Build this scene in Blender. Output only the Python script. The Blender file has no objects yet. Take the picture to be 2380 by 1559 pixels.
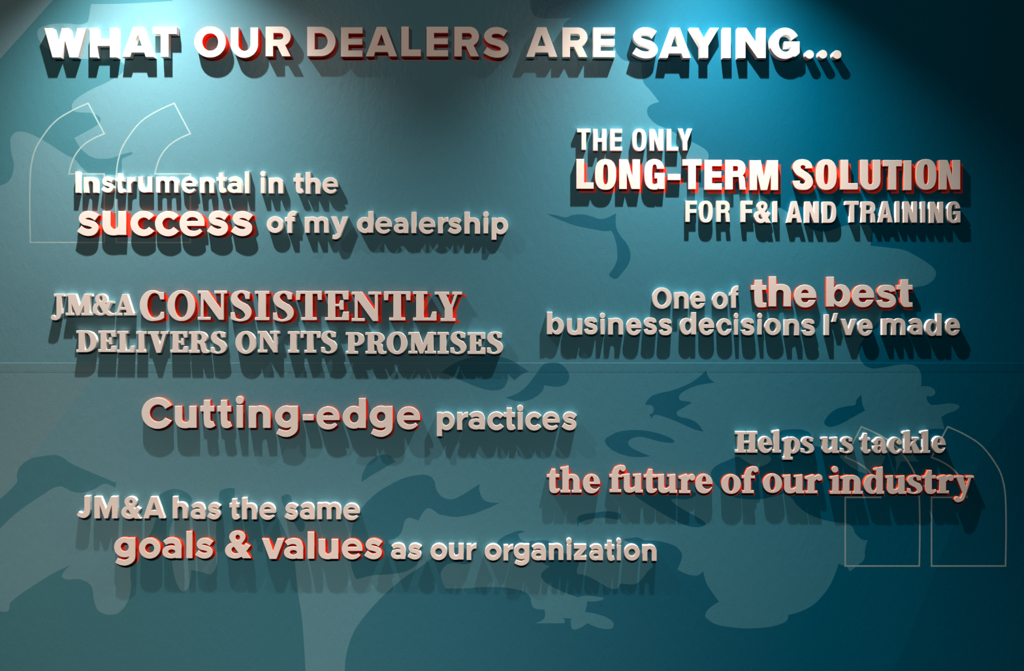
import bpy, math, random
from mathutils import Vector
from mathutils.geometry import delaunay_2d_cdt

random.seed(7)
SC = bpy.context.scene
COL = SC.collection

# ------------------------------------------------------------------ frame
S = 0.002            # metres on the wall per photo pixel
D = 3.6              # camera distance from the wall
XV, YV = 1190.0, 680.0   # where the camera axis meets the wall (photo pixels)
ZV = 1.85            # camera height


def wx(px):
    return (px - XV) * S


def wz(py):
    return ZV + (YV - py) * S


cam_d = bpy.data.cameras.new('camera')
cam = bpy.data.objects.new('camera', cam_d)
COL.objects.link(cam)
cam.location = (0, -D, ZV)
cam.rotation_euler = (math.pi / 2, 0, 0)
cam_d.sensor_width = 36
cam_d.lens = 36 * D / (2380 * S)
cam_d.shift_y = -(779.5 - YV) / 2380
SC.camera = cam

SC.view_settings.view_transform = 'Standard'
SC.view_settings.look = 'None'
SC.view_settings.gamma = 1
SC.view_settings.use_curve_mapping = False
SC.view_settings.exposure = 0.0

w = bpy.data.worlds.new('room_ambient')
SC.world = w
w.use_nodes = True
w.node_tree.nodes['Background'].inputs[0].default_value = (0.55, 0.8, 1.0, 1)
w.node_tree.nodes['Background'].inputs[1].default_value = 0.008


def spot(name, px, py, out, aim, power, half, blend, radius, color):
    d = bpy.data.lights.new(name, 'SPOT')
    d.energy = power
    d.spot_size = math.radians(half * 2)
    d.spot_blend = blend
    d.shadow_soft_size = radius
    d.color = color
    o = bpy.data.objects.new(name, d)
    COL.objects.link(o)
    o.location = (wx(px), -out * S, wz(py))
    t = Vector((wx(aim[0]), -(aim[2] if len(aim) > 2 else 0) * S, wz(aim[1])))
    o.rotation_euler = (t - o.location).to_track_quat('-Z', 'Y').to_euler()
    return o


def disc(name, px, py, out, aim, power, size, color):
    d = bpy.data.lights.new(name, 'AREA')
    d.shape = 'DISK'
    d.size = size
    d.energy = power
    d.color = color
    o = bpy.data.objects.new(name, d)
    COL.objects.link(o)
    o.location = (wx(px), -out * S, wz(py))
    t = Vector((wx(aim[0]), 0, wz(aim[1])))
    o.rotation_euler = (t - o.location).to_track_quat('-Z', 'Y').to_euler()
    return o


KEY = (1.0, 0.95, 0.90)
# two wall washers over the wall and one beyond its left end; each is a tight beam inside a wide spill
for px, k in ((355, 1.0), (1620, 1.0), (-910, 0.4)):
    spot('wall_washer_spot', px, -390, 190, (px + 40, 3000, 1291), 640 * k, 55, 0.72, 0.014, KEY)
    spot('wall_washer_beam', px, -390, 190, (px + 4, 3000, 788), 340 * k, 40, 1.0, 0.014, KEY)
FILL = (1.0, 0.80, 0.70)
# recessed downlights in the ceiling of the room, in front of the wall: a tight pool and a soft surround
for px, k in ((250, 1.0), (1410, 0.8)):
    spot('ceiling_downlight', px, -360, 1800, (px + 80, 3300), 1000 * k, 34, 1.0, 0.09, FILL)
    disc('ceiling_glow', px, -360, 1800, (px + 100, 800), 31 * k, 0.14, FILL)


# ------------------------------------------------------------------ materials
def new_mat(name):
    m = bpy.data.materials.new(name)
    m.use_nodes = True
    nt = m.node_tree
    return m, nt, nt.nodes['Principled BSDF']


def wall_bump(nt, bsdf, strength=0.28):
    N, L = nt.nodes, nt.links
    tc = N.new('ShaderNodeTexCoord')
    n1 = N.new('ShaderNodeTexNoise')
    n1.inputs['Scale'].default_value = 230
    n1.inputs['Detail'].default_value = 3
    n2 = N.new('ShaderNodeTexNoise')
    n2.inputs['Scale'].default_value = 36
    n2.inputs['Detail'].default_value = 4
    n2.inputs['Distortion'].default_value = 0.6
    mp = N.new('ShaderNodeMapping')
    mp.inputs['Rotation'].default_value = (0, 0.7, 0)
    mp.inputs['Scale'].default_value = (1.0, 1.0, 0.45)
    mx = N.new('ShaderNodeMath')
    mx.operation = 'MULTIPLY_ADD'
    mx.inputs[1].default_value = 1.5
    b = N.new('ShaderNodeBump')
    b.inputs['Strength'].default_value = strength
    b.inputs['Distance'].default_value = 0.0016
    L.new(tc.outputs['Object'], n1.inputs['Vector'])
    L.new(tc.outputs['Object'], mp.inputs['Vector'])
    L.new(mp.outputs['Vector'], n2.inputs['Vector'])
    L.new(n2.outputs['Fac'], mx.inputs[0])
    L.new(n1.outputs['Fac'], mx.inputs[2])
    L.new(mx.outputs[0], b.inputs['Height'])
    L.new(b.outputs['Normal'], bsdf.inputs['Normal'])
    return tc


def mural_mat(name, left, right):
    """printed wall covering: ink runs from grey-teal at the left to blue at the right"""
    m, nt, bs = new_mat(name)
    N, L = nt.nodes, nt.links
    tc = wall_bump(nt, bs)
    sx = N.new('ShaderNodeSeparateXYZ')
    L.new(tc.outputs['Object'], sx.inputs[0])
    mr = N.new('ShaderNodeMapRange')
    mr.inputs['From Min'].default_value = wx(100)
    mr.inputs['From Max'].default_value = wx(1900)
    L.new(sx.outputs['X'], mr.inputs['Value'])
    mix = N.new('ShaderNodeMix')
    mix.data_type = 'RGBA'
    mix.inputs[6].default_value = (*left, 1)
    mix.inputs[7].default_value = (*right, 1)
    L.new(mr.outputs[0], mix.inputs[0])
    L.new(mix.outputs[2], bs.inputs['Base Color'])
    bs.inputs['Roughness'].default_value = 0.26
    bs.inputs['Specular IOR Level'].default_value = 0.08
    return m


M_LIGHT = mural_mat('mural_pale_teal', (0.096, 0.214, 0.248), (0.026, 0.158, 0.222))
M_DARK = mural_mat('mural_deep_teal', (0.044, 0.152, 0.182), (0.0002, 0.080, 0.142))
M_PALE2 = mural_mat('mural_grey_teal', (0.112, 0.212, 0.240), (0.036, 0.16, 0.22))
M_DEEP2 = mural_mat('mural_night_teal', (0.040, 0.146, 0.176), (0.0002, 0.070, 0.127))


def paint(name, col, rough, bump=False):
    m, nt, bs = new_mat(name)
    bs.inputs['Roughness'].default_value = rough
    bs.inputs['Base Color'].default_value = (*col, 1)
    if bump:
        wall_bump(nt, bs)
        bs.inputs['Specular IOR Level'].default_value = 0.3
    else:
        N, L = nt.nodes, nt.links
        tc = N.new('ShaderNodeTexCoord')
        n = N.new('ShaderNodeTexNoise')
        n.inputs['Scale'].default_value = 260
        b = N.new('ShaderNodeBump')
        b.inputs['Strength'].default_value = 0.06
        b.inputs['Distance'].default_value = 0.0005
        L.new(tc.outputs['Object'], n.inputs['Vector'])
        L.new(n.outputs['Fac'], b.inputs['Height'])
        L.new(b.outputs['Normal'], bs.inputs['Normal'])
    return m


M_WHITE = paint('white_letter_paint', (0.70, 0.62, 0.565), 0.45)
M_EDGE = paint('white_letter_edge_brightened', (0.86, 0.83, 0.79), 0.4)  # letter sides coloured brighter than the faces to strengthen light bounced onto the wall
M_RED = paint('red_letter_paint', (0.84, 0.062, 0.014), 0.35)
M_REDWALL = paint('red_wall_paint', (0.64, 0.032, 0.012), 0.45, True)
M_OUTLINE = paint('pale_outline_print', (0.22, 0.33, 0.335), 0.45, True)


# ------------------------------------------------------------------ 2D shapes (y down, like the photo)
def curve(pts, closed=True, step=9):
    """points (x,y) are corners, (x,y,1) are smooth"""
    n = len(pts)
    P = [Vector((p[0], p[1])) for p in pts]
    sm = [len(p) > 2 for p in pts]

    def tan(i):
        return (P[(i + 1) % n] - P[(i - 1) % n])
    out = []
    for i in range(n if closed else n - 1):
        j = (i + 1) % n
        a, b = P[i], P[j]
        c = (b - a).length
        out.append((a.x, a.y))
        si = sm[i] and (closed or i > 0)
        sj = sm[j] and (closed or j < n - 1)
        if not si and not sj:
            continue
        ti = tan(i).normalized() * c if si else None
        tj = tan(j).normalized() * c if sj else None
        if ti is None:
            ti = 1.5 * (b - a) - 0.5 * tj
        if tj is None:
            tj = 1.5 * (b - a) - 0.5 * ti
        k = max(2, min(step, int(c / 4) + 2))
        for q in range(1, k):
            t = q / k
            t2, t3 = t * t, t * t * t
            v = a * (2 * t3 - 3 * t2 + 1) + ti * (t3 - 2 * t2 + t) + b * (-2 * t3 + 3 * t2) + tj * (t3 - t2)
            out.append((v.x, v.y))
    if not closed:
        out.append((P[-1].x, P[-1].y))
    return out


def R(x0, y0, x1, y1):
    return [(x0, y0), (x1, y0), (x1, y1), (x0, y1)]


def E(cx, cy, rx, ry, n=2.0, seg=56):
    o = []
    for i in range(seg):
        a = 2 * math.pi * (i + 0.5) / seg
        c, s = math.cos(a), math.sin(a)
        o.append((cx + rx * math.copysign(abs(c) ** (2 / n), c), cy + ry * math.copysign(abs(s) ** (2 / n), s)))
    return o


def TOP(cx, cy, rx, ry, n=2.0, seg=30):
    o = []
    for i in range(seg + 1):
        a = math.pi + math.pi * i / seg
        c, s = math.cos(a), math.sin(a)
        o.append((cx + rx * math.copysign(abs(c) ** (2 / n), c), cy - ry * abs(s) ** (2 / n)))
    return o


def RH(cx, cy, rx, ry, n=2.0, seg=34):
    o = []
    for i in range(seg + 1):
        a = -math.pi / 2 + math.pi * i / seg
        c, s = math.cos(a), math.sin(a)
        o.append((cx + rx * abs(c) ** (2 / n), cy + ry * math.copysign(abs(s) ** (2 / n), s)))
    return o


def BOT(cx, cy, rx, ry, n=2.0, seg=30):
    return [(x, 2 * cy - y) for x, y in TOP(cx, cy, rx, ry, n, seg)]


def ST(pts, ws):
    """stroke of changing width along a smooth line"""
    n = len(pts)
    c = curve([(p[0], p[1], 1) for p in pts], closed=False, step=8)
    cum = [0]
    for i in range(1, len(c)):
        cum.append(cum[-1] + math.dist(c[i], c[i - 1]))
    ks = []
    for p in pts:
        k = min(range(len(c)), key=lambda i: math.dist(c[i], p[:2]))
        ks.append(cum[k])
    if isinstance(ws, (int, float)):
        ws = [ws] * n
    L, Rr = [], []
    for i, p in enumerate(c):
        a = c[max(0, i - 1)]
        b = c[min(len(c) - 1, i + 1)]
        t = Vector((b[0] - a[0], b[1] - a[1])).normalized()
        s = cum[i]
        wv = ws[-1]
        for q in range(n - 1):
            if s <= ks[q + 1] + 1e-6:
                f = 0 if ks[q + 1] == ks[q] else max(0, (s - ks[q]) / (ks[q + 1] - ks[q]))
                f = f * f * (3 - 2 * f)
                wv = ws[q] + (ws[q + 1] - ws[q]) * f
                break
        L.append((p[0] - t.y * wv / 2, p[1] + t.x * wv / 2))
        Rr.append((p[0] + t.y * wv / 2, p[1] - t.x * wv / 2))
    return L + Rr[::-1]


def mirx(ops, w):
    return [(s, [(w - x, y) for x, y in p]) for s, p in ops]


def miry(ops, h):
    return [(s, [(x, h - y) for x, y in p]) for s, p in ops]


def add(*ps):
    return [(1, p) for p in ps]


def sub(*ps):
    return [(0, p) for p in ps]


# ---- grotesque capitals (headline)
def arch(x0, x1, t, xh, h, n=2.2, top=0, at=None, ct=None):
    """n-shaped arch from x0 to x1 with stems t; top of arch at y=top, feet at h"""
    at = at if at is not None else xh * 0.45
    ct = ct if ct is not None else t * 0.80
    cx = (x0 + x1) / 2 + t * 0.10
    return (add(TOP(cx, top + at, x1 - cx, at, n), R(x0 + t * 0.35, top + at - 1, x1, h)) +
            sub(TOP((x0 + x1) / 2, top + at + 4, (x1 - x0) / 2 - t, at + 4 - ct, n), R(x0 + t, top + at + 3, x1 - t, h + 5)))


G = {}
AMP = (add(E(170, 88, 112, 88), E(140, 275, 140, 112), [(75, 140), (180, 120), (357, 382), (245, 382)],
           curve([(50, 215), (110, 160), (250, 120), (272, 125), (225, 185, 1), (150, 240)]),
           [(285, 172), (352, 212), (262, 330), (190, 290)]) +
       sub(E(177, 94, 31, 37), curve([(122, 222), (186, 306), (140, 316, 1), (98, 290, 1), (94, 250, 1)])))
A_SANS = add([(151, 0), (280, 0), (435, 410), (323, 410), (303, 350), (130, 350), (113, 410), (0, 410)]) + sub([(216, 103), (161, 258), (271, 258)])
G['A'] = {
    'W': add([(0, 0), (116, 0), (180, 255), (243, 0), (333, 0), (401, 255), (456, 0), (577, 0), (466, 408), (349, 408), (287, 172), (230, 408), (114, 408)]),
    'H': add(R(0, 0, 105, 410), R(277, 0, 382, 410), R(50, 155, 330, 252)),
    'A': A_SANS,
    'T': add(R(0, 0, 338, 98), R(116, 0, 223, 415)),
    'O': add(E(218, 215, 218, 215, 2.05)) + sub(E(221, 217, 109, 120, 2.05)),
    'U': add(R(0, 0, 381, 232), BOT(190.5, 230, 190.5, 191)) + sub(R(109, -5, 272, 242), BOT(190.5, 240, 81.5, 84)),
    'R': add(R(0, 0, 105, 412), R(50, 0, 215, 270), E(215, 135, 133, 135)) + sub(R(110, 90, 192, 180), E(192, 135, 52, 45, 2.3)) +
        add([(152, 262), (268, 250), (348, 412), (227, 412), (158, 272)]) + sub([(105, 270), (160, 270), (229, 412), (105, 412)]),
    'D': add(R(0, 0, 190, 408), RH(188, 204, 205, 204)) + sub(R(105, 89, 177, 314), RH(175, 201.5, 107, 112.5)),
    'E': add(R(0, 0, 105, 410), R(0, 0, 300, 88), R(0, 159, 297, 243), R(0, 322, 300, 410)),
    'L': add(R(0, 0, 105, 412), R(0, 317, 272, 412)),
    'S': add(ST([(311, 94), (258, 62), (195, 48), (112, 62), (64, 125), (98, 182), (180, 211), (262, 245), (300, 310), (268, 360), (195, 378), (110, 363), (28, 318)],
                [95, 94, 94, 96, 106, 98, 93, 98, 106, 98, 94, 94, 97])),
    'Y': add([(0, 0), (130, 0), (208, 142), (290, 0), (416, 0), (266, 250), (266, 415), (150, 415), (150, 250)]),
    'I': add(R(0, 0, 114, 415)),
    'N': add(R(0, 0, 112, 417), R(280, 0, 393, 417), [(0, 0), (123, 0), (393, 400), (393, 417), (278, 417), (112, 180), (0, 20)]),
    'G': add(E(205, 216, 205, 216)) + sub(E(214, 216, 93, 116)) + sub([(285, 185), (305, 170), (402, 100), (460, 58), (460, 192), (285, 192)]) +
        add(R(198, 190, 410, 275), curve([(298, 190), (410, 190), (410, 345), (385, 375, 1), (345, 402), (298, 396)])),
    '.': add(E(60, 60, 60, 60)),
}

# ---- geometric bold lowercase (B)
n_B = arch(0, 198, 68, 227, 227, 2.2, 0, 98, 60) + add(R(0, 5, 68, 227))
G['B'] = {
    'n': n_B,
    'h': arch(0, 212, 70, 227, 308, 2.2, 78, 98, 62) + add(R(0, 0, 70, 308)),
    'm': arch(0, 202, 66, 225, 227, 2.2, 0, 92, 58) + arch(136, 338, 66, 225, 227, 2.2, 0, 92, 58) + sub(R(66, 100, 136, 235), R(202, 100, 272, 235)) + add(R(0, 5, 66, 227)),
    'u': mirx(miry(n_B, 227), 198),
    'I': add(R(0, 0, 70, 300)), 'l': add(R(0, 0, 72, 310)),
    'i': add(E(43, 41, 43, 41), R(8, 92, 78, 315)),
    'r': add(R(0, 5, 70, 252), curve([(60, 60), (95, 16, 1), (148, 0), (148, 72), (105, 80, 1), (78, 112, 1), (66, 160)])),
    't': add(curve([(40, 0), (112, 0), (112, 215), (120, 238, 1), (143, 240), (163, 292), (112, 315, 1), (58, 300, 1), (40, 240, 1)]), R(0, 68, 155, 129)),
    'e': add(E(118, 129, 118, 129, 2.08)) + sub(TOP(121, 102, 53, 40), curve([(69, 152), (260, 152), (260, 262), (225, 222), (191, 181), (160, 198, 1), (122, 201, 1), (84, 184, 1)])),
    'c': add(E(125, 132, 125, 132)) + sub(E(128, 132, 56, 62), [(130, 132), (181, 92), (227, 50), (310, -20), (310, 285), (227, 214), (181, 172)]),
    'o': add(E(119, 118, 119, 118)) + sub(E(119, 118, 50, 53)),
    's': add(ST([(184, 66), (150, 43), (108, 32), (62, 42), (42, 72), (62, 100), (108, 113), (152, 130), (168, 163), (146, 191), (102, 201), (58, 191), (15, 163)],
                [66, 64, 64, 64, 62, 60, 58, 60, 62, 64, 64, 64, 66])),
    'a': add(E(105, 180, 105, 79, 2.1)) + sub(E(113, 177, 42, 29)) + sub(R(200, 90, 260, 262)) +
        add(ST([(28, 70), (72, 44), (120, 38), (168, 54), (192, 110), (193, 150)], [62, 70, 74, 76, 74, 72]), R(157, 108, 229, 257)),
    'g': add(E(158, 154, 158, 154)) + sub(E(160, 150, 59, 66)) + sub(R(222, -5, 340, 330)) +
        add(R(222, 6, 318, 290), ST([(270, 270), (258, 340), (185, 386), (110, 383), (36, 352)], [96, 92, 88, 88, 78])),
    'd': add(E(155, 265, 155, 157)) + sub(E(160, 266, 60, 73)) + sub(R(224, 90, 340, 430)) + add(R(224, 0, 320, 413)),
    'p': add(E(135, 130, 113, 130)) + sub(E(128, 130, 49, 60)) + sub(R(-5, -5, 70, 345)) + add(R(0, 6, 72, 343)),
    'y': add(curve([(0, 0), (80, 0), (122, 138), (165, 0), (242, 0), (152, 232, 1), (126, 290, 1), (75, 318, 1), (20, 310), (28, 250), (62, 254, 1), (84, 236, 1), (90, 222)])),
    'v': add([(0, 0), (96, 0), (155, 170), (214, 0), (310, 0), (202, 282), (106, 282)]),
    'z': add([(0, 0), (176, 0), (176, 62), (90, 172), (176, 172), (176, 232), (0, 232), (0, 170), (86, 62), (0, 62)]),
    'f': add(ST([(74, 312), (74, 200), (74, 110), (88, 54), (128, 34), (168, 48)], [72, 72, 72, 72, 68, 66]), R(0, 90, 152, 150)),
    'C': add(E(216, 216, 216, 216)) + sub(E(222, 216, 110, 119), [(225, 216), (323, 156), (420, 100), (640, -30), (640, 446), (409, 323), (320, 280)]),
    'J': add(curve([(112, 0), (197, 0), (197, 205), (178, 278, 1), (118, 316, 1), (52, 308, 1), (0, 276), (32, 222), (62, 240, 1), (92, 238, 1), (112, 200)])),
    'M': add(R(0, 0, 83, 315), R(264, 0, 347, 315), [(0, 0), (100, 0), (174, 175), (250, 0), (347, 0), (347, 25), (210, 315), (142, 315), (0, 25)]) + sub([(83, 120), (150, 315), (83, 320)], [(264, 120), (202, 315), (264, 320)]) + add(R(0, 0, 83, 315), R(264, 0, 347, 315)),
    '&': AMP, 'A': A_SANS, '-': add(R(0, 0, 150, 80)),
}

# ---- neo-grotesque lowercase (E)
GE = dict(G['B'])
sE = add(ST([(172, 72), (160, 42), (112, 30), (58, 40), (40, 70), (62, 100), (112, 116), (160, 136), (176, 172), (152, 202), (104, 212), (48, 200), (30, 164)],
            [62, 62, 58, 62, 66, 64, 62, 64, 66, 62, 58, 62, 62]))
b_E = add(E(200, 262, 132, 157)) + sub(E(167, 259, 60, 88)) + sub(R(-5, 80, 104, 430)) + add(R(0, 0, 104, 412))
GE.update({
    'O': add(E(138, 146, 138, 146, 2.05)) + sub(E(138, 146, 68, 96, 2.05)),
    'o': add(E(119, 118, 119, 118)) + sub(E(119, 118, 49, 68)),
    'e': add(E(153, 158, 153, 158, 2.08)) + sub(TOP(150, 120, 50, 51), BOT(150, 184, 52, 62), R(150, 184, 330, 212), [(150, 212), (205, 212), (180, 245), (150, 245)]),
    's': sE, 'b': b_E, 'd': mirx(b_E, 332),
    'c': add(E(110, 119, 110, 119)) + sub(E(114, 119, 46, 66), [(114, 119), (153, 96), (250, 87), (250, 148), (153, 150)]),
    't': add(curve([(52, 0), (156, 0), (156, 285), (165, 312, 1), (190, 318), (215, 318), (215, 376), (160, 382, 1), (85, 372, 1), (52, 310, 1)]), R(0, 76, 215, 140)),
    'h': arch(0, 308, 103, 310, 416, 2.3, 106, 130, 82) + add(R(0, 0, 103, 416)),
    'f': add(ST([(65, 308), (65, 200), (65, 105), (78, 55), (112, 34), (138, 32)], [68, 68, 68, 66, 66, 66]), R(0, 96, 134, 136)),
    'n': arch(0, 213, 67, 230, 232, 2.3, 0, 98, 58) + add(R(0, 8, 67, 232)),
    '\'': add([(38, 0), (105, 0), (66, 122), (0, 122)]),
})
GE['u'] = mirx(miry(GE['n'], 232), 213)
G['E'] = GE


# ---- condensed capitals (C regular, K heavy)
def cond(h, w, t, b, sw):
    """h cap height, w dict of widths, t stem, b bar"""
    d = {}
    d['T'] = add(R(0, 0, w['T'], b), R((w['T'] - t) / 2, 0, (w['T'] + t) / 2, h))
    d['H'] = add(R(0, 0, t, h), R(w['H'] - t, 0, w['H'], h), R(t / 2, h * .42, w['H'] - t / 2, h * .42 + b))
    d['E'] = add(R(0, 0, t, h), R(0, 0, w['E'], b), R(0, h * .385, w['E'] * .975, h * .385 + b), R(0, h - b, w['E'], h))
    d['F'] = add(R(0, 0, t, h), R(0, 0, w['E'], b), R(0, h * .40, w['E'] * .96, h * .40 + b))
    d['L'] = add(R(0, 0, t, h), R(0, h - b, w['L'], h))
    d['I'] = add(R(0, 0, t, h))
    wo, ho = w['O'], h + 12
    ti = (wo - sw) / 2
    bo = b * .86
    d['O'] = add(E(wo / 2, ho / 2, wo / 2, ho / 2, 2.55)) + sub(E(wo / 2, ho / 2, sw / 2, ho / 2 - bo, 2.8))
    wn = w['N']
    d['N'] = add(R(0, 0, t, h), R(wn - t, 0, wn, h)) + add([(0, 0), (t * 1.1, 0), (wn - t * .0, h - 6), (wn, h), (wn - t * 1.1, h), (0, h * .04)]) + \
        sub([(t * 1.12, -5), (wn - t, -5), (wn - t, h * .55)], [(t, h * .45), (t, h + 5), (wn - t * 1.12, h + 5)])
    wy = w['Y']
    d['Y'] = add([(0, 0), (t * 1.08, 0), (wy / 2, h * .40), (wy - t * 1.08, 0), (wy, 0), (wy / 2 + t / 2, h * .61), (wy / 2 + t / 2, h), (wy / 2 - t / 2, h), (wy / 2 - t / 2, h * .61)])
    wr = w['R']
    rb = wr * .97
    ry = h * .29
    rx = wr * .42
    d['R'] = add(R(0, 0, t, h), R(t * .4, 0, rb - rx, 2 * ry), E(rb - rx, ry, rx, ry, 2.3)) + \
        sub(R(t * 1.03, b, rb - rx, 2 * ry - b * .92), E(rb - rx, (2 * ry + b * .08) / 2, rx - t * .97, ry - b * .96, 2.4)) + \
        add(curve([(t * .8, h * .53), (wr * .50, h * .53), (wr * .62, h * .58, 1), (wr * .655, h * .72, 1), (wr * .69, h), (wr, h), (wr * .97, h * .93, 1), (wr * .955, h * .75, 1), (wr * .90, h * .575, 1), (wr * .74, h * .49), (wr * .5, h * .47)])) + \
        add(R(0, 0, t, h)) + sub(curve([(t, h * .61), (wr * .48, h * .61), (wr * .58, h * .645, 1), (wr * .625, h * .75, 1), (wr * .655, h * 1.01), (t, h * 1.01)]))
    wa = w['A']
    d['A'] = add([(wa / 2 - t * .56, 0), (wa / 2 + t * .56, 0), (wa, h), (wa - t * 1.08, h), (wa - t * 1.29, h * .79), (t * 1.29, h * .79), (t * 1.08, h), (0, h)]) + sub([(wa / 2, h * .25), (wa / 2 - t * .38, h * .62), (wa / 2 + t * .38, h * .62)])
    wd = w['D']
    d['D'] = add(R(0, 0, wd * .5, h), RH(wd * .48, h / 2, wd * .52, h / 2, 2.5)) + sub(R(t * 1.08, b * .95, wd * .5, h - b * .95), RH(wd * .48, h / 2, wd * .52 - t, h / 2 - b * .95, 2.6))
    wg = w['G']
    d['G'] = add(E(wg / 2, ho / 2, wg / 2, ho / 2, 2.55)) + sub(E(wg * .51, ho / 2, sw / 2, ho / 2 - bo, 2.8)) + sub(R(wg * .51, h * .33, wg + 9, h * .465)) + \
        add(R(wg * .50, h * .465, wg, h * .465 + b * .88)) + sub(R(wg * .40, h * .465 + b * .88, wg - t * .95, h * .82)) + add(R(wg - t * .95, h * .465, wg, h + 3)) + \
        sub([(wg - t * .95 + 1, h + 15), (wg - t * .80, h * .965), (wg - t * .80, h + 15)])
    d['&'] = AMP
    return d


G['C'] = cond(300, dict(T=193, H=193, E=172, L=170, O=205, N=200, Y=214, R=204, A=233, D=210, G=212), 66, 53, 76)
GK = cond(413, dict(T=267, H=280, E=243, L=240, O=293, N=294, Y=260, R=293, A=300, D=280, G=283), 108, 88, 66)
GK['M'] = add(R(0, 0, 103, 413), R(294, 0, 395, 413), [(0, 0), (155, 0), (198, 223), (241, 0), (395, 0), (341, 0), (243, 413), (153, 413), (62, 0)])
GK['S'] = add(ST([(226, 128), (212, 72), (148, 42), (76, 62), (55, 116), (84, 170), (148, 212), (206, 258), (229, 318), (205, 366), (140, 384), (68, 362), (52, 298)],
                 [100, 92, 84, 98, 110, 106, 104, 108, 108, 98, 84, 92, 102]))
GK['U'] = add(R(0, 0, 280, 270), BOT(140, 268, 140, 148, 2.4)) + sub(R(109, -5, 174, 310), BOT(141.5, 308, 32.5, 36))
GK['-'] = add(R(0, 0, 180, 86))
G['K'] = GK


# ---- slab-serif capitals (D heavy, L lighter)
def serifcaps(t, s, th):
    """t thick stem, s serif thickness, th thin stem; cap height 300"""
    d = {}
    L0 = 34
    d['I'] = add(R(0, 0, t + 70, s), R(0, 300 - s, t + 70, 300), R(35, 0, 35 + t, 300))
    d['D'] = add(R(0, 0, 150, 300), RH(140, 150, 162, 150, 2.15)) + sub(R(-5, s, L0, 300 - s)) + sub(R(L0 + t, s, 152, 300 - s), RH(140, 150, 162 - t * 1.02, 150 - s, 2.15)) + add(R(L0, 0, L0 + t, 300))
    d['E'] = add(R(0, 0, 258, s), R(0, 300 - s, 262, 300), R(L0, 0, L0 + t, 300), [(186, s - 2), (194, 0), (258, 0), (258, 88), (204, 88), (190, s)],
                 [(200, 212), (262, 212), (262, 300), (184, 300), (186, 300 - s)], R(100, 133, 170, 133 + s * .85), [(165, 97), (205, 97), (205, 193), (165, 193), (155, 160), (155, 135)])
    d['L'] = add(R(0, 0, t + 72, s), R(0, 300 - s, 250, 300), R(L0, 0, L0 + t, 300), [(206, 208), (250, 208), (250, 300), (180, 300), (184, 300 - s)])
    d['T'] = add(R(0, 0, 280, s), [(0, 0), (52, 0), (42, 92), (0, 92)], [(280, 0), (228, 0), (238, 92), (280, 92)], R(140 - t / 2, 0, 140 + t / 2, 300), R(55, 300 - s, 225, 300))
    d['O'] = add(E(150, 159, 150, 159, 2.05)) + sub(E(150, 159, 150 - t, 159 - s * 1.15, 2.05))
    d['V'] = add(R(0, 0, 165, s), R(188, 0, 300, s), [(28, 0), (28 + t * 1.12, 0), (180, 178), (228, 0), (228 + th * 1.1, 0), (190, 300), (126, 300)])
    d['N'] = add(R(0, 0, 90, s), R(32, 0, 32 + th, 300), R(0, 300 - s, 138, 300), R(175, 0, 312, s), R(277 - th, 0, 277, 300), [(8, 0), (28 + t, 0), (277, 220), (277, 300), (222, 300), (32 + th, 80), (32, 30)]) + \
        sub([(32 + t, -3), (174, -3), (174, s), (277 - th, s), (277 - th, 155 + (95 - t) * .3)])
    d['N'] = add(R(0, 0, 90, s), R(32, 0, 32 + th, 300), R(0, 300 - s, 138, 300), R(175, 0, 312, s), R(277 - th, 0, 277, 300), [(8, 0), (28 + t, 0), (277, 232), (277, 300), (224, 300), (32 + th, 84), (32, 34)])
    bow = 80
    d['P'] = add(R(0, 0, 150, s), R(L0, 0, L0 + t, 300), R(0, 300 - s, 172, 300), R(L0, 0, 150, 190), RH(148, 95, 120, 95)) + sub(R(L0 + t, s, 152, 150), RH(146, (s + 150) / 2, 122 - t * .92, (150 - s) / 2))
    d['R'] = add(R(0, 0, 150, s), R(L0, 0, L0 + t, 300), R(0, 300 - s, 160, 300), R(L0, 0, 165, 164), RH(163, 82, 109, 82)) + sub(R(L0 + t, s, 152, 128), RH(151, (s + 128) / 2, 121 - t * .92, (128 - s) / 2)) + \
        add(curve([(L0 + t - 2, 140), (190, 135), (236, 168, 1), (252, 235, 1), (266, 264, 1), (305, 262), (305, 296), (245, 306, 1), (196, 292, 1), (176, 245, 1), (160, 186, 1), (L0 + t - 2, 166)]))
    d['S'] = add(ST([(204, 52), (160, 28), (112, 24), (64, 42), (46, 92), (96, 144), (160, 182), (192, 230), (168, 278), (116, 294), (70, 290), (32, 268)],
                    [s * 1.1, s * 1.2, s * 1.35, t * .85, t * .98, t * 1.06, t * 1.06, t * .98, t * .82, s * 1.35, s * 1.2, s * 1.1]),
                 [(145, 40), (170, 14), (224, 30), (226, 96), (164, 96), (150, 54)], [(2, 216), (62, 214), (78, 262), (60, 300), (4, 288)])
    d['M'] = add(R(0, 0, 60, s), R(38, 0, 38 + th, 300), R(0, 300 - s, 126, 300), R(300, 0, 386, s), R(351 - t * .92, 0, 351, 300), R(230, 300 - s, 386, 300), [(30, 0), (60 + t * .96, 0), (202, 165), (268, 0), (320, 0), (320, 40), (204, 300), (158, 300), (45, 40)])
    d['J'] = add(R(48, 0, 205, s), R(88, 0, 88 + t * .92, 270), ST([(88 + t * .46, 255), (120, 310), (88, 342), (45, 345)], [t * .92, t * .80, 52, 44]), E(37, 330, 36, 36))
    d['A'] = add([(112, 0), (188, 0), (282, 275), (186, 275), (168, 222), (82, 222), (64, 275), (22, 275)], R(0, 300 - s, 112, 300), R(140, 300 - s, 305, 300)) + sub([(122, 92), (94, 186), (152, 186)]) + \
        add([(255, 250), (285, 275), (295, 300 - s), (180, 300 - s), (170, 250)])
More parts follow.
